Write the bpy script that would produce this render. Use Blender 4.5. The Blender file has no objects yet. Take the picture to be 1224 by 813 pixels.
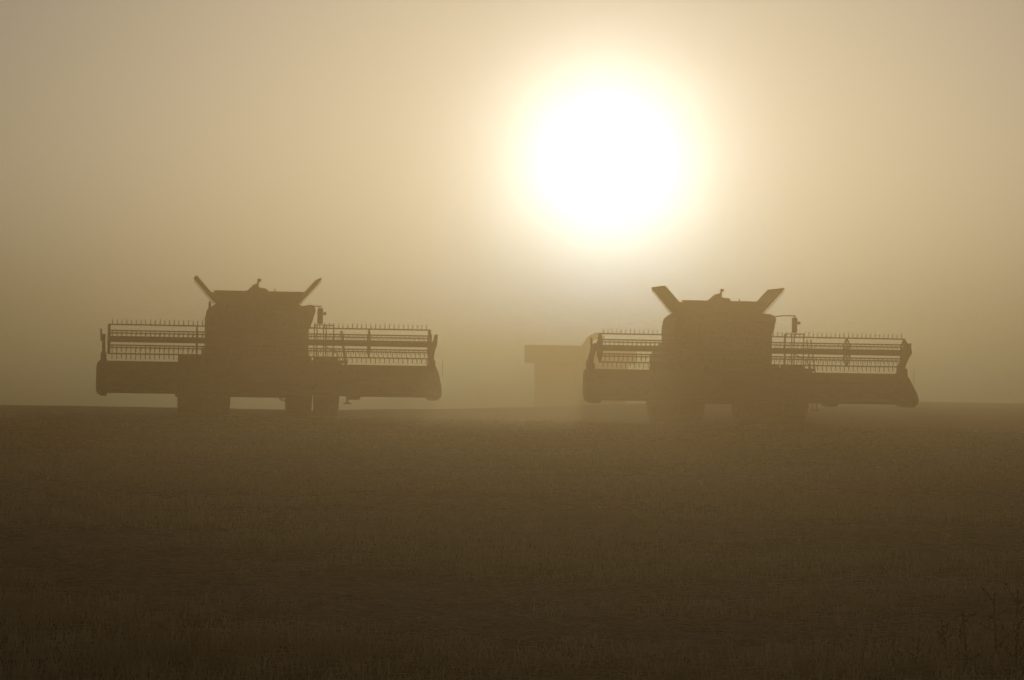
import bpy, math, random
import numpy as np
from mathutils import Vector, Matrix

random.seed(7)
rng = np.random.default_rng(11)
S = bpy.context.scene
COL = S.collection
R = math.radians
W0, H0 = 1224.0, 813.0          # pixel frame of the photograph

# ------------------------------------------------------------------ camera
F = 3400.0                       # focal length in photograph pixels
EYE = Vector((0, 0, 1.65))
cam = bpy.data.cameras.new('camera')
cam.sensor_width = 36.0
cam.lens = F / W0 * 36.0
cam.clip_start = 0.1
cam.clip_end = 120000
cobj = bpy.data.objects.new('camera', cam)
COL.objects.link(cobj)
ROLL = R(0.95)
PITCH = math.atan(33.5 / F)
CM = (Matrix.Rotation(R(90) + PITCH, 3, 'X') @ Matrix.Rotation(ROLL, 3, 'Z'))
cobj.matrix_world = Matrix.Translation(EYE) @ CM.to_4x4()
S.camera = cobj


def ray(px, py):
    v = Vector(((px - W0 / 2) / F, -(py - H0 / 2) / F, -1.0))
    return (CM @ v).normalized()


def at(px, py, d):
    """point of the ray through a photograph pixel at world y = d"""
    r = ray(px, py)
    return EYE + r * (d / r.y)


# ------------------------------------------------------------------ light
SUN_DIR = ray(726, 180)
SUN_EL = math.asin(SUN_DIR.z)
SUN_AZ = math.atan2(SUN_DIR.x, SUN_DIR.y)      # clockwise from +Y
P = dict(density=0.0092, g=0.82, sun=2.55, sky=0.15, expo=-3.66, top=7.2,
         color=(0.84, 0.525, 0.225, 1), absorb=(0, 0.16, 0.22, 1), dust=3.3, air=0.47, ozone=1.2, suncol=(1.0, 0.93, 0.79),
         cdens=0.000090, cg=0.975)

world = bpy.data.worlds.new('World')
S.world = world
world.use_nodes = True
nt = world.node_tree
nt.nodes.clear()
out = nt.nodes.new('ShaderNodeOutputWorld')
bg = nt.nodes.new('ShaderNodeBackground')
sky = nt.nodes.new('ShaderNodeTexSky')
sky.sky_type = 'NISHITA'
sky.sun_disc = False
sky.sun_elevation = SUN_EL
sky.sun_rotation = SUN_AZ
sky.altitude = 0
sky.air_density = P.get('air', 1.0)
sky.dust_density = P['dust']
sky.ozone_density = P.get('ozone', 1.0)
bg.inputs['Strength'].default_value = P['sky']
nt.links.new(sky.outputs[0], bg.inputs[0])
nt.links.new(bg.outputs[0], out.inputs['Surface'])

sl = bpy.data.lights.new('sun', 'SUN')
sl.energy = P['sun']
sl.angle = R(3.0)       # the sun's disc is spread by the dust
sl.color = P['suncol']
so = bpy.data.objects.new('sun', sl)
COL.objects.link(so)
so.rotation_euler = SUN_DIR.to_track_quat('Z', 'Y').to_euler()

vs = S.view_settings
vs.view_transform = 'Standard'
vs.look = 'None'
vs.gamma = 1.0
vs.use_curve_mapping = False
vs.exposure = P['expo']
S.cycles.volume_bounces = 2
S.cycles.max_bounces = 6
S.cycles.use_denoising = True
S.cycles.sample_clamp_indirect = 3.0


# ------------------------------------------------------------------ materials
def mat(name, color, rough=0.6, metal=0.0, dust=0.35, dust_col=(0.16, 0.12, 0.08), scale=6.0, spec=0.4, bump=0.0):
    m = bpy.data.materials.new(name)
    m.use_nodes = True
    n = m.node_tree.nodes
    l = m.node_tree.links
    b = n['Principled BSDF']
    tc = n.new('ShaderNodeTexCoord')
    no = n.new('ShaderNodeTexNoise')
    no.inputs['Scale'].default_value = scale
    no.inputs['Detail'].default_value = 6
    l.new(tc.outputs['Object'], no.inputs['Vector'])
    cr = n.new('ShaderNodeValToRGB')
    cr.color_ramp.elements[0].position = 0.35
    cr.color_ramp.elements[1].position = 0.75
    cr.color_ramp.elements[0].color = (*color, 1)
    cr.color_ramp.elements[1].color = (*[c * (1 - dust) + d * dust for c, d in zip(color, dust_col)], 1)
    l.new(no.outputs['Fac'], cr.inputs['Fac'])
    l.new(cr.outputs['Color'], b.inputs['Base Color'])
    mr = n.new('ShaderNodeMapRange')
    mr.inputs['To Min'].default_value = max(0.05, rough - 0.12)
    mr.inputs['To Max'].default_value = min(1, rough + 0.2)
    l.new(no.outputs['Fac'], mr.inputs['Value'])
    l.new(mr.outputs['Result'], b.inputs['Roughness'])
    b.inputs['Metallic'].default_value = metal
    b.inputs['Specular IOR Level'].default_value = spec
    if bump:
        bp = n.new('ShaderNodeBump')
        bp.inputs['Strength'].default_value = bump
        bp.inputs['Distance'].default_value = 0.02
        l.new(no.outputs['Fac'], bp.inputs['Height'])
        l.new(bp.outputs['Normal'], b.inputs['Normal'])
    return m


M = {
    'paint': mat('dusty_red_paint', (0.13, 0.022, 0.016), 0.5, dust=0.5),
    'dark': mat('dark_steel', (0.035, 0.033, 0.032), 0.55, dust=0.4),
    'steel': mat('worn_steel', (0.12, 0.11, 0.10), 0.5, 0.6, dust=0.3),
    'rubber': mat('tyre_rubber', (0.02, 0.02, 0.02), 0.85, dust=0.55, scale=9, bump=0.3),
    'rim': mat('rim_paint', (0.22, 0.21, 0.20), 0.5, dust=0.4),
    'glass': mat('tinted_cab_glass', (0.012, 0.014, 0.016), 0.12, dust=0.15, spec=0.6),
    'lamp': mat('lamp_lens', (0.10, 0.095, 0.085), 0.2, dust=0.2),
    'amber': mat('amber_lens', (0.45, 0.16, 0.02), 0.3, dust=0.2),
    'mirror': mat('mirror_back', (0.02, 0.02, 0.02), 0.4, dust=0.3),
    'cart': mat('dusty_cart_paint', (0.09, 0.085, 0.07), 0.55, dust=0.5),
    'straw': mat('cut_straw', (0.62, 0.47, 0.26), 0.6, dust=0.45, dust_col=(0.09, 0.065, 0.04), scale=3.0),
    'dry': mat('dry_grass_blade', (0.50, 0.36, 0.17), 0.8, dust=0.5, dust_col=(0.07, 0.055, 0.03), scale=4.0),
    'weed': mat('weed_stem', (0.030, 0.032, 0.018), 0.8, dust=0.4, dust_col=(0.06, 0.05, 0.03), scale=12.0),
}


for k_, tr_, ro_ in (('straw', 0.6, 0.35), ('dry', 0.55, 0.5), ('weed', 0.15, 0.7)):
    n_, l_ = M[k_].node_tree.nodes, M[k_].node_tree.links
    b_ = n_['Principled BSDF']
    ramp = b_.inputs['Base Color'].links[0].from_socket
    tl = n_.new('ShaderNodeBsdfTranslucent')
    mx_ = n_.new('ShaderNodeMixShader')
    mx_.inputs[0].default_value = tr_
    l_.new(ramp, tl.inputs['Color'])
    l_.new(b_.outputs[0], mx_.inputs[1])
    l_.new(tl.outputs[0], mx_.inputs[2])
    l_.new(mx_.outputs[0], n_['Material Output'].inputs['Surface'])


# ------------------------------------------------------------------ mesh helper
class MB:
    def __init__(self):
        self.v, self.f = [], []

    def add(self, vs_, fs_):
        o = len(self.v)
        self.v += [tuple(p) for p in vs_]
        self.f += [tuple(i + o for i in f) for f in fs_]
        return self

    def box(self, a, b, bev=0.0):
        x0, x1 = sorted((a[0], b[0])); y0, y1 = sorted((a[1], b[1])); z0, z1 = sorted((a[2], b[2]))
        if bev <= 0:
            return self.add([(x0, y0, z0), (x1, y0, z0), (x1, y1, z0), (x0, y1, z0), (x0, y0, z1), (x1, y0, z1), (x1, y1, z1), (x0, y1, z1)],
                            [(0, 3, 2, 1), (4, 5, 6, 7), (0, 1, 5, 4), (1, 2, 6, 5), (2, 3, 7, 6), (3, 0, 4, 7)])
        c = bev
        ring = lambda e, z: [(x0 + e, y0, z), (x1 - e, y0, z), (x1, y0 + e, z), (x1, y1 - e, z), (x1 - e, y1, z), (x0 + e, y1, z), (x0, y1 - e, z), (x0, y0 + e, z)]
        def ins(z):
            return [(x0 + 2 * c, y0 + c, z), (x1 - 2 * c, y0 + c, z), (x1 - c, y0 + 2 * c, z), (x1 - c, y1 - 2 * c, z), (x1 - 2 * c, y1 - c, z), (x0 + 2 * c, y1 - c, z), (x0 + c, y1 - 2 * c, z), (x0 + c, y0 + 2 * c, z)]
        rings = [ins(z0), ring(c, z0 + c), ring(c, z1 - c), ins(z1)]
        vv = [p for r_ in rings for p in r_]
        ff = [tuple(reversed(range(8))), tuple(range(24, 32))]
        for k in range(3):
            for i in range(8):
                j = (i + 1) % 8
                ff.append((k * 8 + i, k * 8 + j, k * 8 + 8 + j, k * 8 + 8 + i))
        return self.add(vv, ff)

    def prism_x(self, prof, x0, x1):
        """profile of (y, z) points pushed along x"""
        n = len(prof)
        vv = [(x0, y, z) for y, z in prof] + [(x1, y, z) for y, z in prof]
        ff = [tuple(range(n)), tuple(reversed(range(n, 2 * n)))]
        ff += [(i, i + n, (i + 1) % n + n, (i + 1) % n) for i in range(n)]
        return self.add(vv, ff)

    def prism_y(self, prof, y0, y1):
        """profile of (x, z) points pushed along y"""
        n = len(prof)
        vv = [(x, y0, z) for x, z in prof] + [(x, y1, z) for x, z in prof]
        ff = [tuple(range(n)), tuple(reversed(range(n, 2 * n)))]
        ff += [(i, i + n, (i + 1) % n + n, (i + 1) % n) for i in range(n)]
        return self.add(vv, ff)

    def tube(self, pts, r, seg=8, r1=None, cap=True):
        pts = [Vector(p) for p in pts]
        n = len(pts)
        vv, ff = [], []
        up = Vector((0, 0, 1))
        for i, p in enumerate(pts):
            t = (pts[min(i + 1, n - 1)] - pts[max(i - 1, 0)]).normalized()
            a = t.cross(up)
            if a.length < 1e-3:
                a = t.cross(Vector((1, 0, 0)))
            a.normalize()
            b = t.cross(a).normalized()
            rr = r if r1 is None else r + (r1 - r) * i / (n - 1)
            vv += [p + a * (rr * math.cos(q * 2 * math.pi / seg)) + b * (rr * math.sin(q * 2 * math.pi / seg)) for q in range(seg)]
        for i in range(n - 1):
            for q in range(seg):
                w = (q + 1) % seg
                ff.append((i * seg + q, i * seg + w, (i + 1) * seg + w, (i + 1) * seg + q))
        if cap:
            ff += [tuple(reversed(range(seg))), tuple(range((n - 1) * seg, n * seg))]
        return self.add(vv, ff)

    def lathe_x(self, prof, c, seg=32):
        """(r, x) closed profile spun about an x axis through c"""
        n = len(prof)
        vv, ff = [], []
        for k in range(seg):
            a = 2 * math.pi * k / seg
            vv += [(c[0] + x, c[1] + r_ * math.cos(a), c[2] + r_ * math.sin(a)) for r_, x in prof]
        for k in range(seg):
            k2 = (k + 1) % seg
            for i in range(n):
                j = (i + 1) % n
                ff.append((k * n + i, k * n + j, k2 * n + j, k2 * n + i))
        return self.add(vv, ff)

    def build(self, name, m, parent=None, smooth=False):
        me = bpy.data.meshes.new(name)
        me.from_pydata(self.v, [], self.f)
        me.materials.append(m)
        if smooth:
            me.polygons.foreach_set('use_smooth', [True] * len(me.polygons))
        me.update()
        o = bpy.data.objects.new(name, me)
        COL.objects.link(o)
        if parent:
            o.parent = parent
        return o


def tag(o, label=None, cat=None, group=None, kind=None):
    for k, v in (('label', label), ('category', cat), ('group', group), ('kind', kind)):
        if v:
            o[k] = v
    return o


def empty(name, loc, rz=0.0):
    o = bpy.data.objects.new(name, None)
    COL.objects.link(o)
    o.location = loc
    o.rotation_euler = (0, 0, rz)
    return o


def children(o):
    return [c for c in COL.objects if c.parent == o]


def copy_tree(o, parent=None):
    c = o.copy()
    COL.objects.link(c)
    c.parent = parent
    for ch in children(o):
        copy_tree(ch, c)
    return c


# ------------------------------------------------------------------ terrain
_ph = rng.uniform(0, 6.28, 40)
_k = [(rng.normal(), rng.normal()) for _ in range(40)]


def ground_z(x, y):
    x = np.asarray(x, float); y = np.asarray(y, float)
    # level field up to a low crest behind the machines, then a gentle fall
    q = np.clip((x + 9.0) / 30.0, 0, 1)
    crest = 99.0 + 70.0 * q * q * (3 - 2 * q)      # the crest lies farther off on the right
    t = np.clip((y - crest) / 170.0, 0, 1)
    z = -4.2 * (t * t * (3 - 2 * t))
    t2 = np.clip((y - crest) / 12.0, 0, 1)
    z = z - 0.10 * t2 * t2 * (1 - q)
    near = np.clip(1 - np.abs(y - 40) / 300, 0, 1)
    for i in range(14):
        w = 0.25 + 0.16 * i
        amp = 0.011 / (1 + 0.22 * i)
        z = z + near * amp * np.sin(w * (_k[i][0] * x * 0.6 + _k[i][1] * y) + _ph[i])
    return z


def axis(segs):
    a = []
    for lo, hi, st in segs:
        a += list(np.arange(lo, hi, st))
    a.append(segs[-1][1])
    return np.array(a)


ys = axis([(-60, 0, 12), (0, 12, 2), (12, 40, 0.16), (40, 70, 0.35), (70, 125, 0.6), (125, 180, 1.5), (180, 330, 6), (330, 1500, 78)])
xh = axis([(0, 10, 0.18), (10, 24, 0.6), (24, 60, 4), (60, 700, 40)])
xs = np.concatenate([-xh[:0:-1], xh])
X, Y = np.meshgrid(xs, ys)
fine = np.clip((45 - Y) / 12, 0, 1) * (np.abs(X) < 12) * (Y > 10)
Z = ground_z(X, Y) + fine * rng.normal(0, 0.012, X.shape)
nx, ny = len(xs), len(ys)
me = bpy.data.meshes.new('field')
idx = np.arange(nx * ny).reshape(ny, nx)
quads = np.stack([idx[:-1, :-1], idx[:-1, 1:], idx[1:, 1:], idx[1:, :-1]], -1).reshape(-1, 4)
me.from_pydata(np.stack([X, Y, Z], -1).reshape(-1, 3).tolist(), [], quads.tolist())
me.polygons.foreach_set('use_smooth', [True] * len(me.polygons))

gm = bpy.data.materials.new('stubble_soil')
gm.use_nodes = True
n, l = gm.node_tree.nodes, gm.node_tree.links
b = n['Principled BSDF']
b.inputs['Roughness'].default_value = 0.95
b.inputs['Specular IOR Level'].default_value = 0.15
tc = n.new('ShaderNodeTexCoord')


def noise(scale, detail, stretch=(1, 1, 1)):
    mp = n.new('ShaderNodeMapping')
    mp.inputs['Scale'].default_value = stretch
    l.new(tc.outputs['Object'], mp.inputs['Vector'])
    no = n.new('ShaderNodeTexNoise')
    no.inputs['Scale'].default_value = scale
    no.inputs['Detail'].default_value = detail
    no.inputs['Roughness'].default_value = 0.65
    l.new(mp.outputs[0], no.inputs['Vector'])
    return no


na = noise(0.5, 5, (0.5, 1, 1))      # broad patches
nb = noise(9.0, 8, (0.6, 1, 1))      # clods and straw residue
r1 = n.new('ShaderNodeValToRGB')
r1.color_ramp.elements[0].position = 0.38; r1.color_ramp.elements[0].color = (0.055, 0.038, 0.025, 1)
r1.color_ramp.elements[1].position = 0.66; r1.color_ramp.elements[1].color = (0.24, 0.17, 0.095, 1)
l.new(nb.outputs['Fac'], r1.inputs['Fac'])
mx = n.new('ShaderNodeMix'); mx.data_type = 'RGBA'; mx.blend_type = 'MULTIPLY'
mx.inputs[0].default_value = 0.8
r2 = n.new('ShaderNodeValToRGB')
r2.color_ramp.elements[0].position = 0.35; r2.color_ramp.elements[0].color = (0.55, 0.53, 0.5, 1)
r2.color_ramp.elements[1].position = 0.65; r2.color_ramp.elements[1].color = (1, 1, 1, 1)
l.new(na.outputs['Fac'], r2.inputs['Fac'])
l.new(r1.outputs['Color'], mx.inputs[6])
l.new(r2.outputs['Color'], mx.inputs[7])
l.new(mx.outputs[2], b.inputs['Base Color'])
bp = n.new('ShaderNodeBump')
bp.inputs['Strength'].default_value = 0.9
bp.inputs['Distance'].default_value = 0.05
l.new(nb.outputs['Fac'], bp.inputs['Height'])
l.new(bp.outputs['Normal'], b.inputs['Normal'])
me.materials.append(gm)
fo = bpy.data.objects.new('field', me)
COL.objects.link(fo)
tag(fo, 'dark harvested field of stubble running up to a low crest', 'field', kind='structure')


# ------------------------------------------------------------------ stubble and residue
def blades(name, m, base, tip, width, label, cat):
    """base, tip: (n,3); one tapering two-sided sliver each, twisted at random about its length"""
    nb_ = len(base)
    d = tip - base
    a = rng.uniform(0, np.pi, nb_)
    side = np.stack([np.cos(a), np.sin(a), np.zeros(nb_)], -1)
    fl = np.abs(d[:, 2]) < 0.03
    side[fl] = np.stack([-d[fl, 1], d[fl, 0], 0.6 * np.abs(d[fl, 0]) + 0.01], -1)
    side /= np.linalg.norm(side, axis=1, keepdims=True)
    w = width[:, None] * 0.5
    v = np.stack([base - side * w, base + side * w, tip + side * w * 0.6, tip - side * w * 0.6], 1).reshape(-1, 3)
    me_ = bpy.data.meshes.new(name)
    me_.vertices.add(len(v)); me_.vertices.foreach_set('co', v.ravel())
    me_.loops.add(len(v)); me_.loops.foreach_set('vertex_index', np.arange(len(v)))
    me_.polygons.add(nb_)
    me_.polygons.foreach_set('loop_start', np.arange(nb_) * 4)
    me_.polygons.foreach_set('loop_total', np.full(nb_, 4))
    me_.update(calc_edges=True)
    me_.materials.append(m)
    o = bpy.data.objects.new(name, me_)
    COL.objects.link(o)
    return tag(o, label, cat, kind='stuff')


def scatter(nn, y0, y1, row=0.0):
    """points in the visible wedge, denser per area near the viewer"""
    u = rng.random(nn)
    y = y0 * (y1 / y0) ** u
    x = (rng.random(nn) * 2 - 1) * (y * 0.2 + 5.0)
    if row:
        y = np.round(y / row) * row + rng.normal(0, row * 0.14, nn)
    return x, y


def patchy(x, y):
    return (np.sin(x * 0.9 + 2 * np.sin(y * 0.31)) + np.sin(y * 0.53 + x * 0.37) + 0.8 * np.sin(y * 1.7 - x * 0.6 + np.sin(x * 1.3)))


# standing stubble: drilled rows, every plant a little clump of cut stems
cx, cy = scatter(34000, 13.2, 85, 0.30)
pt = patchy(cx, cy) + rng.normal(0, 0.6, len(cx))
keep = pt > 0.1
cx, cy, pt = cx[keep], cy[keep], pt[keep]
per = 11
x = np.repeat(cx, per) + rng.normal(0, 0.055, len(cx) * per)
y = np.repeat(cy, per) + rng.normal(0, 0.03, len(cx) * per)
z = ground_z(x, y) - 0.02
hs = np.repeat(rng.uniform(0.035, 0.10, len(cx)) * (1 + 0.35 * np.clip(pt, -1, 1.5)), per)
h = hs * rng.uniform(0.6, 1.15, len(x))
base = np.stack([x, y, z], -1)
tip = base + np.stack([rng.normal(0, 0.4, len(x)) * h, rng.normal(0, 0.4, len(x)) * h, h + 0.02], -1)
blades('stubble', M['straw'], base, tip, rng.uniform(0.004, 0.008, len(x)) * np.clip(y / 18, 1, 3.2),
       'short cut straw stubble covering the dark field', 'stubble')

# loose straw thrown out behind the machines: single stalks and flattened wisps
cx, cy = scatter(18000, 13.2, 90)
pt = patchy(cx * 0.8 + 3, cy * 1.2) + rng.normal(0, 0.6, len(cx)) - 0.3
cx, cy = cx[pt > 0], cy[pt > 0]
per = 9
x = np.concatenate([np.repeat(cx, per) + rng.normal(0, 0.10, len(cx) * per), scatter(20000, 13.2, 80)[0]])
y = np.concatenate([np.repeat(cy, per) + rng.normal(0, 0.05, len(cy) * per), np.zeros(20000)])
sx, sy = scatter(20000, 13.2, 80)
x[-20000:], y[-20000:] = sx, sy
z = ground_z(x, y) + np.abs(rng.normal(0.02, 0.018, len(x)))
ln = rng.uniform(0.05, 0.24, len(x))
an = rng.normal(0, 0.7, len(x))
base = np.stack([x, y, z], -1)
tip = base + np.stack([np.cos(an) * ln, np.sin(an) * ln, rng.normal(0, 0.010, len(x))], -1)
blades('straw_litter', M['straw'], base, tip, rng.uniform(0.005, 0.011, len(x)) * np.clip(y / 20, 1, 3.2),
       'loose straw left lying flat between the stubble', 'straw')


# ------------------------------------------------------------------ plants at the lower edge of the picture
def grass_tuft(px, py, d, spread, nbl, hmax, label):
    c = at(px, py, d)
    c.z = float(ground_z(c.x, c.y))
    mb = MB()
    for _ in range(nbl):
        q = Vector((random.gauss(0, spread), random.gauss(0, spread * 0.6), -0.02))
        hh = hmax * random.uniform(0.45, 1.0)
        lean = Vector((random.gauss(0, 0.22), random.gauss(0, 0.22), 0)) * hh
        a = random.uniform(0, math.pi)
        s = Vector((math.cos(a), math.sin(a), 0)) * random.uniform(0.0022, 0.0045)
        p = [q, q + lean * 0.25 + Vector((0, 0, hh * 0.5)), q + lean + Vector((0, 0, hh))]
        mb.add([p[0] - s, p[0] + s, p[1] + s * 0.8, p[1] - s * 0.8, p[2]], [(0, 1, 2, 3), (3, 2, 4)])
        if random.random() < 0.3:       # seed head
            mb.tube([p[2] - lean * 0.15 - Vector((0, 0, hh * 0.12)), p[2]], 0.006, 5, 0.002)
    o = mb.build('grass_tuft', M['dry'])
    o.location = c
    return tag(o, label, 'grass tuft', 'dry grass tufts at the lower left edge')


def weed(px, py, d, hh, nbr, label, lean=0.1):
    c = at(px, py, d)
    c.z = float(ground_z(c.x, c.y))
    root = empty('weed', c)
    st, lf = MB(), MB()
    p = Vector((0, 0, -0.03))
    pts = [p]
    ang = random.uniform(0, 6.28)
    nseg = 8
    for i in range(nseg):
        p = p + Vector((random.gauss(lean * 0.4, 0.05), random.gauss(0, 0.05), 1)).normalized() * (hh / nseg)
        pts.append(p)
    st.tube(pts, 0.0065, 6, 0.0028)
    lf.tube([pts[-1], pts[-1] + Vector((0.004, 0, 0.02))], 0.007, 6, 0.003)
    for k in range(nbr):
        i = random.randint(2, nseg - 1)
        ang += 2.4
        q = pts[i]
        L = hh * random.uniform(0.14, 0.36)
        e = q + Vector((math.cos(ang) * L * 0.6, math.sin(ang) * L * 0.6, L * random.uniform(0.15, 1.0)))
        mid = (q + e) / 2 + Vector((random.gauss(0, 0.012), random.gauss(0, 0.012), random.gauss(0, 0.012)))
        st.tube([q, mid, e], 0.0032, 5, 0.0018)
        lf.tube([e, e + (e - mid).normalized() * 0.016], random.uniform(0.004, 0.009), 6, 0.003)
        for _ in range(6):
            t = q.lerp(e, random.uniform(0.2, 0.9))
            a = random.uniform(0, 6.28)
            dr = Vector((math.cos(a), math.sin(a), random.uniform(-0.5, 0.5))).normalized()
            sd = dr.cross(Vector((0, 0, 1))).normalized()
            ll = random.uniform(0.025, 0.06)
            lf.add([t, t + dr * ll * 0.5 + sd * ll * 0.2, t + dr * ll, t + dr * ll * 0.5 - sd * ll * 0.2], [(0, 1, 2, 3)])
    st.build('stem', M['weed'], root)
    lf.build('foliage', M['weed'], root)
    return tag(root, label, 'weed', 'weeds at the lower right edge')


# ------------------------------------------------------------------ combine harvester
# local axes: x to the viewer's right when facing the viewer, -y forward, z up; origin on the ground below the front axle
HW = 5.24          # half width of the cutting table


def make_wheel(root, name, cx, cy, rad, wid, lugs):
    t = MB()
    w = wid / 2
    t.lathe_x([(rad * 0.55, -w * 0.8), (rad * 0.72, -w), (rad * 0.90, -w), (rad * 0.955, -w * 0.8), (rad * 0.965, 0), (rad * 0.955, w * 0.8),
               (rad * 0.90, w), (rad * 0.72, w), (rad * 0.55, w * 0.8)], (0, 0, 0), 40)
    for k in range(lugs):
        for s in (-1, 1):
            a = 2 * math.pi * (k + (0.5 if s > 0 else 0)) / lugs
            da = 0.5 * 2 * math.pi / lugs * 1.3
            pts = []
            for (xx, aa) in ((0.02 * s, a + da), (w * 0.98 * s, a)):
                for rr in (rad * 0.94, rad):
                    for dd in (-0.028 / rad, 0.028 / rad):
                        pts.append((xx, rr * math.cos(aa + dd), rr * math.sin(aa + dd)))
            t.add(pts, [(0, 1, 3, 2), (4, 6, 7, 5), (0, 4, 5, 1), (2, 3, 7, 6), (0, 2, 6, 4), (1, 5, 7, 3)])
    r_ = MB()
    r_.lathe_x([(rad * 0.57, -w * 0.78), (rad * 0.57, w * 0.78), (rad * 0.52, w * 0.70), (rad * 0.48, 0.05), (rad * 0.18, 0.08),
                (rad * 0.14, 0.16), (0.01, 0.16), (0.01, -0.12), (rad * 0.18, -0.1), (rad * 0.5, -w * 0.7)], (0, 0, 0), 28)
    for k in range(10):
        a = 2 * math.pi * k / 10
        r_.lathe_x([(0.02, 0.07), (0.02, 0.12), (0.001, 0.12), (0.001, 0.07)], (0, rad * 0.26 * math.cos(a), rad * 0.26 * math.sin(a)), 6)
    e = bpy.data.objects.new('wheel' if name == 'front' else 'rear_wheel', None)
    COL.objects.link(e)
    e.parent = root
    e.location = (cx, cy, rad - 0.03)
    if cx < 0:
        e.rotation_euler = (0, 0, math.pi)
    t.build('tyre', M['rubber'], e)
    r_.build('rim', M['rim'], e, True)
    return e


def make_combine():
    root = empty('combine_harvester', (0, 0, 0))
    # --- body shell: shouldered section, long, tapering tail
    sec = [(-1.60, 1.15), (-1.62, 3.34), (-1.56, 3.46), (-1.30, 3.63), (1.30, 3.63), (1.56, 3.46), (1.62, 3.34), (1.60, 1.15), (1.25, 0.95), (-1.25, 0.95)]
    b_ = MB()
    b_.prism_y(sec, 0.55, 3.15)
    tail = [(-1.58, 1.2), (-1.58, 2.25), (-1.30, 2.62), (1.30, 2.62), (1.58, 2.25), (1.58, 1.2)]
    b_.prism_y(tail, 3.153, 5.3)
    b_.prism_y([(-1.3, 1.4), (-1.3, 2.2), (-1.0, 2.45), (1.0, 2.45), (1.3, 2.2), (1.3, 1.4)], 5.303, 6.7)
    body = b_.build('body', M['paint'], root)
    for s in (-1, 1):
        for y0, y1, z1 in ((0.75, 1.9, 3.2), (1.96, 3.1, 3.2), (3.2, 5.2, 2.2)):
            MB().box((s * 1.622, y0, 1.35), (s * 1.655, y1, z1), 0.008).build('side_panel', M['paint'], body)
    MB().box((-1.1, 6.2, 0.75), (1.1, 7.2, 1.39), 0.05).build('straw_chopper', M['dark'], root)
    gr = MB()
    gr.box((-0.9, 3.4, 2.623), (0.9, 5.0, 2.95), 0.04)
    gr.tube([(1.0, 4.2, 2.5), (1.0, 4.2, 3.3)], 0.07, 10)
    gr.build('engine_deck', M['dark'], root)
    # --- chassis and axles
    ch = MB()
    ch.box((-1.0, 0.0, 0.56), (1.0, 0.32, 1.25), 0.03)
    ch.box((-1.95, -0.12, 0.80), (1.95, 0.18, 1.12), 0.03)
    ch.box((-1.15, 0.35, 0.75), (-0.95, 5.5, 1.1)); ch.box((0.95, 0.35, 0.75), (1.15, 5.5, 1.1))
    ch.box((-1.4, 4.05, 0.55), (1.4, 4.3, 0.78), 0.02)
    ch.build('axle', M['dark'], root)
    hy = MB()
    hy.tube([(0.60, -0.05, 0.75), (0.72, -0.15, 0.50), (0.86, -0.1, 0.47), (0.95, 0.0, 0.60), (0.98, 0.05, 0.8)], 0.022, 6)
    hy.tube([(0.66, -0.02, 0.75), (0.77, -0.12, 0.53), (0.9, -0.08, 0.52), (0.95, 0.05, 0.7)], 0.018, 6)
    hy.build('hydraulic_hose', M['rubber'], root)
    for s in (-1, 1):
        make_wheel(root, 'front', s * 1.31, 0.03, 0.97, 0.78, 22)
        make_wheel(root, 'front', s * 2.20, 0.03, 0.97, 0.74, 22)
        make_wheel(root, 'rear', s * 1.45, 4.18, 0.66, 0.5, 18)
    # --- cab
    cb = MB()
    cb.box((-0.98, -1.0, 1.62), (0.98, 0.54, 1.86), 0.03)
    for sx in (-1, 1):
        cb.tube([(sx * 0.93, -1.02, 1.85), (sx * 0.96, -0.92, 3.32)], 0.05, 8)
        cb.tube([(sx * 0.95, 0.48, 1.85), (sx * 0.96, 0.48, 3.32)], 0.06, 8)
    cb.box((-0.95, 0.50, 1.86), (0.95, 0.54, 3.3))
    cab = cb.build('cab', M['dark'], root)
    g_ = MB()
    nseg = 10
    vv, ff = [], []
    for k in range(nseg + 1):
        u = -0.90 + 1.80 * k / nseg
        yy = -1.06 - 0.16 * (1 - (u / 0.9) ** 2)
        vv += [(u, yy, 1.87), (u, yy + 0.10, 3.31)]
    for k in range(nseg):
        ff.append((2 * k, 2 * k + 2, 2 * k + 3, 2 * k + 1))
    g_.add(vv, ff)
    g_.build('windscreen', M['glass'], cab, True)
    for sx in (-1, 1):
        MB().box((sx * 0.935, -0.95, 1.9), (sx * 0.955, 0.42, 3.28)).build('side_window', M['glass'], cab)
    rf = MB()
    rf.prism_y([(-1.08, 3.33), (-1.12, 3.40), (-1.04, 3.54), (-0.8, 3.60), (0.8, 3.60), (1.04, 3.54), (1.12, 3.40), (1.08, 3.33)], -1.38, 0.543)
    roof = rf.build('cab_roof', M['paint'], cab)
    for k in range(6):
        xx = -0.75 + k * 0.3
        MB().box((xx - 0.09, -1.43, 3.39), (xx + 0.09, -1.383, 3.49), 0.012).build('work_light', M['lamp'], cab)
    # --- grain tank extension with spread covers
    gt = MB()
    for y0 in (0.60, 3.08):
        gt.prism_y([(-1.30, 3.633), (-1.47, 4.02), (1.47, 4.02), (1.30, 3.633)], y0, y0 + 0.05)
    for s in (-1, 1):
        gt.tube([(s * 1.28, 0.8, 3.65), (s * 1.28, 3.05, 3.65)], 0.03, 6)
    tank = gt.build('grain_tank', M['paint'], root)
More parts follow.
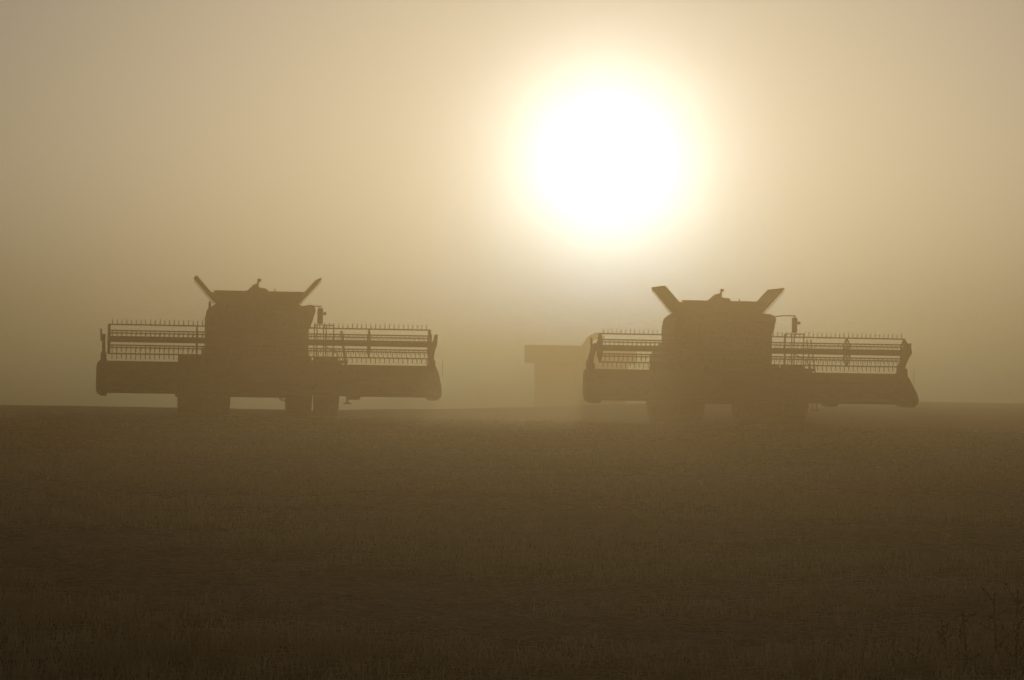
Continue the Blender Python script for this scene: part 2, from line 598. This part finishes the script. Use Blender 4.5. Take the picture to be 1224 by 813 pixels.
    for s in (-1, 1):
        fl = MB()
        a0, a1 = Vector((s * 1.31, 0, 3.66)), Vector((s * 2.03, 0, 4.47))
        nn = Vector((-(a1 - a0).z, 0, (a1 - a0).x)).normalized() * 0.03
        prof = [(p.x, p.z) for p in (a0 - nn, a1 - nn, a1 + nn, a0 + nn)]
        fl.prism_y(prof, 0.72, 3.08)
        for yy in (0.70, 1.87, 3.06):     # stiffening ribs under the cover
            m1 = a0.lerp(a1, 0.95)
            off = nn * (-2.2 if s > 0 else 2.2)
            fl.tube([(a0.x + off.x, yy, a0.z + off.z), (m1.x + off.x, yy, m1.z + off.z)], 0.015, 6)
        # turned up outer lip
        fl.tube([(a1.x, 0.72, a1.z), (a1.x, 3.08, a1.z)], 0.03, 4)
        fl.build('tank_cover', M['paint'], tank)
    au = MB()
    au.prism_y([(-0.36, 4.0), (-0.33, 4.06), (-0.12, 4.25), (0.0, 4.29), (0.03, 4.25), (0.0, 4.17), (0.05, 4.14), (0.24, 4.13), (0.31, 4.09), (0.34, 4.0)], 1.2, 1.85)
    au.tube([(-0.3, 1.5, 3.6), (0.0, 1.5, 4.2)], 0.16, 12)
    au.build('filling_auger', M['dark'], tank)
    bk = MB()
    bk.tube([(-0.02, 1.3, 4.26), (0.03, 1.3, 4.36)], 0.035, 8)
    bk.build('beacon_stalk', M['dark'], tank)
    bk = MB()
    bk.lathe_x([(0.001, -0.05), (0.04, -0.05), (0.055, -0.03), (0.055, 0.04), (0.035, 0.075), (0.001, 0.08)], (0.03, 1.3, 4.39), 12)
    bk.build('beacon', M['amber'], tank)
    MB().tube([(0.53, 0.8, 4.0), (0.53, 0.8, 4.12)], 0.02, 6).build('antenna', M['dark'], tank)
    # --- unloading auger folded back along the machine
    ua = MB()
    ua.tube([(1.45, 1.1, 2.6), (1.66, 1.1, 3.2), (1.74, 1.25, 3.42), (1.76, 1.6, 3.46), (1.75, 6.4, 3.50), (1.75, 6.8, 3.35)], 0.17, 12)
    ua.build('unloading_auger', M['dark'], root, True)
    # --- mirrors
    mr = MB()
    mr.tube([(1.05, -1.15, 3.46), (1.5, -1.25, 3.52), (1.92, -1.3, 3.52)], 0.022, 6)
    mr.tube([(1.86, -1.3, 3.52), (1.86, -1.3, 3.0)], 0.018, 6)
    arm = mr.build('mirror_arm', M['dark'], root)
    MB().box((1.78, -1.36, 2.96), (1.96, -1.30, 3.46), 0.015).build('mirror', M['mirror'], arm)
    MB().box((1.97, -1.38, 3.24), (2.06, -1.30, 3.34), 0.012).build('side_lamp', M['lamp'], arm)
    ml = MB()
    ml.tube([(-1.05, -1.15, 3.40), (-1.4, -1.3, 3.34), (-1.64, -1.35, 3.36)], 0.02, 6)
    ml.tube([(-1.64, -1.35, 3.62), (-1.64, -1.35, 3.2)], 0.014, 6)
    arm = ml.build('mirror_arm', M['dark'], root)
    MB().prism_y([(-1.66, 3.28), (-1.69, 3.31), (-1.69, 3.58), (-1.66, 3.61), (-1.60, 3.57), (-1.61, 3.30)], -1.40, -1.355).build('mirror', M['mirror'], arm)
    # --- access platform, handrail, ladder
    pl = MB()
    pl.box((1.0, -0.95, 1.62), (2.62, 0.5, 1.70))
    pl.prism_y([(1.0, 1.30), (1.05, 1.60), (2.60, 1.60), (2.80, 1.52), (2.90, 1.30)], -0.90, 0.45)
    pl.box((1.05, -0.8, 1.15), (2.7, 0.2, 1.28), 0.02)
    pl.box((1.68, -0.5, 1.703), (2.86, 0.46, 1.80), 0.03)
    pl.build('platform', M['dark'], root)
    hr = MB()
    for (xx, yy) in ((1.72, -0.9), (2.02, -0.9), (2.34, -0.9), (1.86, -0.2), (2.18, 0.1)):
        hr.tube([(xx, yy, 1.68), (xx, yy, 2.93)], 0.02, 6)
    for zz in (2.30, 2.64, 2.93):
        hr.tube([(1.70, -0.9, zz), (2.36, -0.9, zz)], 0.018, 6)
        hr.tube([(2.34, -0.9, zz), (2.34, 0.42, zz)], 0.018, 6)
    hr.tube([(1.70, -0.88, 2.45), (2.45, -0.88, 2.05), (2.62, -0.88, 1.72)], 0.018, 6)
    hr.build('handrail', M['dark'], root)
    ld = MB()
    for yy in (-0.75, -0.2):
        ld.tube([(2.62, yy, 2.76), (2.70, yy, 2.2), (2.78, yy, 1.7), (2.86, yy, 0.42)], 0.022, 6)
    for k in range(5):
        zz = 0.42 + k * 0.29
        xx = 2.86 - 0.062 * (zz - 0.42)
        ld.box((xx - 0.10, -0.75, zz - 0.02), (xx + 0.10, -0.2, zz + 0.02))
    ld.build('ladder', M['dark'], root)
    # --- feeder house
    MB().prism_x([(-1.62, 0.58), (-1.62, 1.62), (0.3, 2.05), (0.9, 1.95), (0.9, 1.0), (0.0, 0.80)], -0.78, 0.78).build('feeder_house', M['paint'], root)
    # --- header: sheet-metal trough, end sheets, auger, cutter bar
    HX = 0.22
    hd = MB()
    before = set(COL.objects)
    prof = [(-1.70, 1.62), (-1.62, 1.66), (-1.58, 1.62), (-1.58, 0.74), (-2.2, 0.66), (-3.02, 0.72), (-3.05, 0.78), (-2.25, 0.76), (-1.95, 0.82), (-1.78, 0.98), (-1.70, 1.20)]
    hd.prism_x(prof, -HW + 0.08, HW - 0.08)
    hd.tube([(-HW + 0.1, -1.62, 1.60), (HW - 0.1, -1.62, 1.60)], 0.075, 10)
    hd.box((-HW + 0.2, -1.575, 0.86), (HW - 0.2, -1.42, 1.04))
    header = hd.build('header', M['paint'], root)
    for xx in (-2.75, 2.7):
        MB().prism_x([(-1.7, 0.70), (-2.7, 0.69), (-2.6, 0.62), (-2.2, 0.56), (-1.8, 0.60)], xx - 0.17, xx + 0.17).build('skid_shoe', M['steel'], header)
    for s in (-1, 1):
        e_ = MB()
        ep = [(-1.50, 1.30), (-1.50, 0.80), (-1.80, 0.60), (-3.05, 0.58), (-3.42, 0.64), (-3.55, 0.76), (-3.3, 1.02), (-2.75, 1.30), (-2.2, 1.60), (-1.75, 1.72), (-1.55, 1.66)]
        n_ = len(ep)
        bx = s * (HW - 0.08)
        # bulging outer skin of the end sheet
        rings = []
        for (off, sc) in ((-0.10, 1.0), (0.08, 1.0), (0.20, 0.86), (0.24, 0.62)):
            cy, cz = -2.30, 1.10
            rings.append([(bx + s * off, cy + (y_ - cy) * sc, cz + (z_ - cz) * sc) for y_, z_ in ep])
        vv = [p for r_ in rings for p in r_]
        ff = [tuple(range(n_)), tuple(range(3 * n_, 4 * n_))]
        for k in range(3):
            for i in range(n_):
                j = (i + 1) % n_
                ff.append((k * n_ + i, k * n_ + j, (k + 1) * n_ + j, (k + 1) * n_ + i))
        e_.add(vv, ff)
        e_.build('end_sheet', M['paint'], header)
    MB().tube([(HW + 0.12, -2.2, 1.30), (HW + 0.27, -2.2, 1.36), (HW + 0.28, -2.2, 1.86)], 0.008, 5).build('marker_rod', M['dark'], header)
    cu = MB()
    nk = 72
    for k in range(nk):
        xx = -HW + 0.25 + (2 * HW - 0.5) * k / (nk - 1)
        cu.add([(xx - 0.03, -3.05, 0.75), (xx + 0.03, -3.05, 0.75), (xx, -3.19, 0.745), (xx, -3.05, 0.785)], [(0, 2, 1), (0, 3, 2), (1, 2, 3)])
    cu.box((-HW + 0.15, -3.06, 0.735), (HW - 0.15, -3.0, 0.79))
    cu.build('cutter_bar', M['steel'], header)
    ag = MB()
    ag.tube([(-HW + 0.1, -2.12, 1.18), (HW - 0.1, -2.12, 1.18)], 0.19, 14)
    for s in (-1, 1):
        L, turns, seg = HW - 0.9, 8, 18
        vv, ff = [], []
        for k in range(turns * seg + 1):
            a = 2 * math.pi * k / seg * s
            xx = s * (HW - 0.15 - L * k / (turns * seg))
            for rr in (0.19, 0.33):
                vv.append((xx, -2.12 + rr * math.cos(a), 1.18 + rr * math.sin(a)))
        for k in range(turns * seg):
            ff.append((2 * k, 2 * k + 1, 2 * k + 3, 2 * k + 2))
        ag.add(vv, ff)
    ag.build('table_auger', M['steel'], header)
    # --- pickup reel
    RC = Vector((0, -2.75, 2.35))
    RW = HW - 0.22
    rl = MB()
    rl.tube([(-RW, RC.y, RC.z), (RW, RC.y, RC.z)], 0.095, 12)
    reel = rl.build('reel', M['dark'], root)
    angs = [95 - 60 * k for k in range(6)]
    rr = 0.455
    for i, a in enumerate(angs):
        a = R(a)
        by, bz = RC.y - rr * math.cos(a), RC.z + rr * math.sin(a)
        bt = MB()
        bt.tube([(-RW, by, bz), (RW, by, bz)], 0.024, 6)
        nt_ = 68
        top = i == 0
        for k in range(nt_):
            xx = -RW + 0.1 + (2 * RW - 0.2) * k / (nt_ - 1)
            L = random.uniform(0.15, 0.185)
            if top:
                e = (xx + random.gauss(0, 0.006), by - 0.05, bz + L)
            else:
                e = (xx + random.gauss(0, 0.006), by - 0.06 + (0.12 if math.cos(a) < 0 else 0), bz - L)
            bt.tube([(xx, by, bz), e], 0.014, 4, 0.011)
        bt.build('reel_bat', M['dark'], reel)
    for xx in (-RW, -2.30, 3.10, RW):
        sp = MB()
        end = abs(xx) > 5
        pts = [(RC.y - rr * math.cos(R(a)), RC.z + rr * math.sin(R(a))) for a in angs]
        for i in range(6):
            q, q2 = pts[i], pts[(i + 1) % 6]
            sp.tube([(xx, q[0], q[1]), (xx, q2[0], q2[1])], 0.03 if end else 0.022, 6)
            sp.tube([(xx, RC.y, RC.z), (xx, q[0], q[1])], 0.045 if end else 0.022, 6)
        if end:
            sp.tube([(xx - 0.05, RC.y, RC.z), (xx + 0.05, RC.y, RC.z)], 0.2, 12)
        sp.build('reel_spider', M['dark'], reel)
    for s in (-1, 1):
        ra = MB()
        xx = s * (RW + 0.16)
        ra.prism_x([(-1.55, 1.58), (-1.55, 1.90), (-2.3, 2.40), (-2.85, 2.50), (-2.95, 2.34), (-2.6, 2.20), (-2.0, 1.83)], xx - 0.05, xx + 0.05)
        ra.tube([(xx, -1.9, 1.45), (xx, -2.5, 2.28)], 0.045, 8)
        ra.prism_x([(-1.6, 1.55), (-2.3, 1.5), (-2.3, 1.82), (-1.6, 1.95)], xx - 0.09, xx + 0.09)
        ra.prism_y([(xx - 0.05, 2.28), (xx + s * 0.04 - 0.02, 2.66), (xx + s * 0.12, 2.68), (xx + s * 0.10, 2.28)], -2.6, -2.5)
        ra.build('reel_arm', M['paint'], root)
    for o in set(COL.objects) - before:      # the table hangs a little off the machine's centre line
        o.data.transform(Matrix.Translation((HX, 0, 0)))
    return root


D1, D2 = 92.0, 94.5
p1 = at(309, 440, D1)
p2 = at(870, 448, D2)
c1 = make_combine()
c2 = copy_tree(c1)
c1.location = (p1.x, p1.y, float(ground_z(p1.x, p1.y)))
c1.rotation_euler = (0, 0, R(8.0))
c2.location = (p2.x, p2.y, float(ground_z(p2.x, p2.y)))
c2.rotation_euler = (0, 0, R(8.0))
for ch in children(c2):          # its mirror arm is swung farther out
    if ch.name.startswith('mirror_arm') and max(v.co.x for v in ch.data.vertices) > 0:
        ch.location.x = 0.05
tag(c1, 'dark combine harvester with spread tank covers, standing apart from the faint cart', 'combine harvester', 'combine harvesters coming through the dust')
tag(c2, 'paler combine harvester turned slightly sideways below the sun, overlapping the faint cart', 'combine harvester', 'combine harvesters coming through the dust')


# ------------------------------------------------------------------ the faint machine in the dust: a grain cart
def make_cart():
    D3 = 205.0
    xl = at(627, 430, D3)
    gz = float(ground_z(xl.x + 3, D3))
    ztop = at(660, 413, D3).z - gz
    zmid = at(640, 434, D3).z - gz
    root = empty('grain_cart', (xl.x, D3, gz))
    L = 8.0
    hp = MB()
    hp.box((0.0, -1.7, zmid), (L, 1.7, ztop - 0.06), 0.04)
    hopper = hp.build('hopper', M['cart'], root)
    MB().box((-0.05, -1.75, ztop - 0.06), (L + 0.05, 1.75, ztop)).build('rim', M['dark'], hopper)
    for k in range(8):
        xx = 0.35 + k * 0.95
        MB().box((xx - 0.05, -1.76, zmid + 0.02), (xx + 0.05, -1.703, ztop - 0.07)).build('stake', M['cart'], hopper)
    lo = MB()
    lo.add([(0.72, -1.5, zmid - 0.003), (L - 0.58, -1.5, zmid - 0.003), (L - 0.58, 1.5, zmid - 0.003), (0.72, 1.5, zmid - 0.003),
            (0.8, -1.4, 0.5), (L - 0.9, -1.4, 0.5), (L - 0.9, 1.4, 0.5), (0.8, 1.4, 0.5)],
           [(0, 1, 2, 3), (4, 7, 6, 5), (0, 4, 5, 1), (1, 5, 6, 2), (2, 6, 7, 3), (3, 7, 4, 0)])
    lo.build('lower_hopper', M['cart'], root)
    MB().box((0.80, -1.45, 0.22), (L - 0.7, -1.15, 1.3), 0.03).box((0.80, 1.15, 0.22), (L - 0.7, 1.45, 1.3), 0.03).build('chassis', M['dark'], root)
    for cx in (1.35, 3.2):
        for sy in (-1, 1):
            w = make_wheel(root, 'front', 0.5, 0, 0.62, 0.5, 18)
            w.location = (cx + 0.4, sy * 0.85, 0.59)
            w.rotation_euler = (0, 0, R(90) * (-sy))
    ag = MB()
    ag.tube([(3.6, -1.95, 1.2), (4.1, -1.98, ztop - 0.3), (4.75, -1.98, ztop + 0.55), (5.1, -1.98, ztop + 0.75), (5.6, -1.98, ztop + 0.5)], 0.26, 10)
    ag.build('unloading_auger', M['dark'], root)
    MB().tube([(L - 0.8, 0, 0.9), (L + 1.4, 0, 0.65)], 0.09, 8).build('drawbar', M['dark'], root)
    tag(root, 'faint flat-topped grain cart half lost in the dust between the two machines', 'grain cart')


make_cart()

# ------------------------------------------------------------------ foreground plants
tufts = [(118, 806, 15.6, 0.05, 40, 0.24, 'dark short grass tuft, the leftmost one along the bottom edge'),
         (160, 812, 15.4, 0.09, 60, 0.27, 'grass tuft just beside the short dark tuft at the bottom edge'),
         (196, 808, 15.6, 0.10, 70, 0.30, 'tallest and fullest dry grass tuft at the bottom edge'),
         (236, 808, 15.7, 0.07, 60, 0.27, 'reddish dry grass tuft just beyond the fullest tuft'),
         (268, 816, 15.3, 0.06, 40, 0.22, 'small sparse grass tuft, farthest from the picture corner')]
for a in tufts:
    grass_tuft(*a)
weeds = [(1214, 826, 15.6, 0.47, 10, 'tallest dark weed, half cut off by the picture edge', 0.0),
         (1157, 822, 15.8, 0.33, 8, 'forked dark weed with spreading twigs below the tallest weed', -0.25),
         (1190, 812, 16.4, 0.40, 7, 'slim weed standing close behind the tallest weed', -0.1),
         (1132, 816, 16.2, 0.26, 6, 'leaning weed just inward of the forked weed', -0.3),
         (1096, 818, 15.9, 0.17, 6, 'low branching weed set apart from the taller weeds', 0.1)]
for px, py, d, hh, nb_, lab, ln_ in weeds:
    weed(px, py, d, hh, nb_, lab, ln_)

# ------------------------------------------------------------------ dust-laden air
hz = MB()
hz.box((-760, -90, -5.6), (760, 1560, P['top']))
vm = bpy.data.materials.new('dusty_air')
vm.use_nodes = True
n, l = vm.node_tree.nodes, vm.node_tree.links
n.clear()
o_ = n.new('ShaderNodeOutputMaterial')
pv = n.new('ShaderNodeVolumePrincipled')
pv.inputs['Color'].default_value = P['color']
pv.inputs['Absorption Color'].default_value = P['absorb']
pv.inputs['Density'].default_value = P['density']
pv.inputs['Anisotropy'].default_value = P['g']
l.new(pv.outputs[0], o_.inputs['Volume'])
vm.cycles.homogeneous_volume = True
ho = hz.build('haze', vm)
tag(ho, 'golden dust hanging in the air over the whole field', 'haze', kind='stuff')

# ------------------------------------------------------------------ high scattering layer, added to make the glow around the low sun
cl = MB()
cl.box((-14000, -2500, 420), (14000, 95000, 480))
cm = bpy.data.materials.new('glow_veil_volume')
cm.use_nodes = True
n, l = cm.node_tree.nodes, cm.node_tree.links
n.clear()
o_ = n.new('ShaderNodeOutputMaterial')
pv = n.new('ShaderNodeVolumePrincipled')
pv.inputs['Color'].default_value = P.get('ccolor', (1, 1, 1, 1))
pv.inputs['Absorption Color'].default_value = (0, 0, 0, 1)
pv.inputs['Density'].default_value = P.get('cdens', 0.0006)
pv.inputs['Anisotropy'].default_value = P.get('cg', 0.96)
l.new(pv.outputs[0], o_.inputs['Volume'])
cm.cycles.homogeneous_volume = True
co = cl.build('glow_veil', cm)
tag(co, 'thin scattering layer added to make the glow around the low sun', 'glow_veil', kind='stuff')

# ------------------------------------------------------------------ dust hanging low round the right-hand machine
def lobe(mb, c, r, nu=20, nv=10):
    vv, ff = [(c[0], c[1], c[2] - r[2])], []
    for j in range(1, nv):
        t = math.pi * j / nv
        for i in range(nu):
            a = 2 * math.pi * i / nu
            vv.append((c[0] + r[0] * math.sin(t) * math.cos(a), c[1] + r[1] * math.sin(t) * math.sin(a), c[2] - r[2] * math.cos(t)))
    vv.append((c[0], c[1], c[2] + r[2]))
    for i in range(nu):
        k = (i + 1) % nu
        ff.append((0, 1 + k, 1 + i))
        for j in range(nv - 2):
            ff.append((1 + j * nu + i, 1 + j * nu + k, 1 + (j + 1) * nu + k, 1 + (j + 1) * nu + i))
        ff.append((1 + (nv - 2) * nu + i, 1 + (nv - 2) * nu + k, len(vv) - 1))
    mb.add(vv, ff)


def dust_material(dens):
    dm = bpy.data.materials.new('drifting_dust')
    dm.use_nodes = True
    n, l = dm.node_tree.nodes, dm.node_tree.links
    n.clear()
    o_ = n.new('ShaderNodeOutputMaterial')
    pv = n.new('ShaderNodeVolumePrincipled')
    pv.inputs['Color'].default_value = P['color']
    pv.inputs['Absorption Color'].default_value = P['absorb']
    pv.inputs['Density'].default_value = dens
    pv.inputs['Anisotropy'].default_value = P['g']
    l.new(pv.outputs[0], o_.inputs['Volume'])
    dm.cycles.homogeneous_volume = True
    return dm


# every bank thickens towards its middle: nested shells, each adding its share of the dust
for (c, r, dens, lab) in (((2.6, 83.0, -0.4), (10.5, 15.0, 2.2), 0.034, 'low bank of dust round the wheels of the paler combine'),
                          ((-2.0, 165.0, -1.0), (17.0, 32.0, 4.6), 0.007, 'dust bank over the crest between the two combines'),
                          ((21.0, 150.0, -0.8), (20.0, 24.0, 2.6), 0.012, 'low dust bank along the crest past the end of the paler combine'),
                          ((-48.0, 285.0, -1.0), (34.0, 60.0, 13.0), 0.0036, 'tall dust bank beyond the combine with the clearer outline'),
                          ((10.0, 330.0, -1.0), (24.0, 60.0, 16.0), 0.0032, 'tall dust bank below the sun beyond the faint cart'),
                          ((52.0, 300.0, -1.0), (30.0, 60.0, 12.0), 0.0040, 'far dust bank beside the paler combine, away from the cart')):
    dm = dust_material(dens / 4)
    first = None
    for k, sc in enumerate((1.0, 0.8, 0.6, 0.4)):
        db = MB()
        lobe(db, c, (r[0] * sc, r[1] * sc, r[2] * sc))
        do = db.build('drifting_dust' if k == 0 else 'dust_core', dm, first)
        if k == 0:
            first = tag(do, lab, 'dust', kind='stuff')
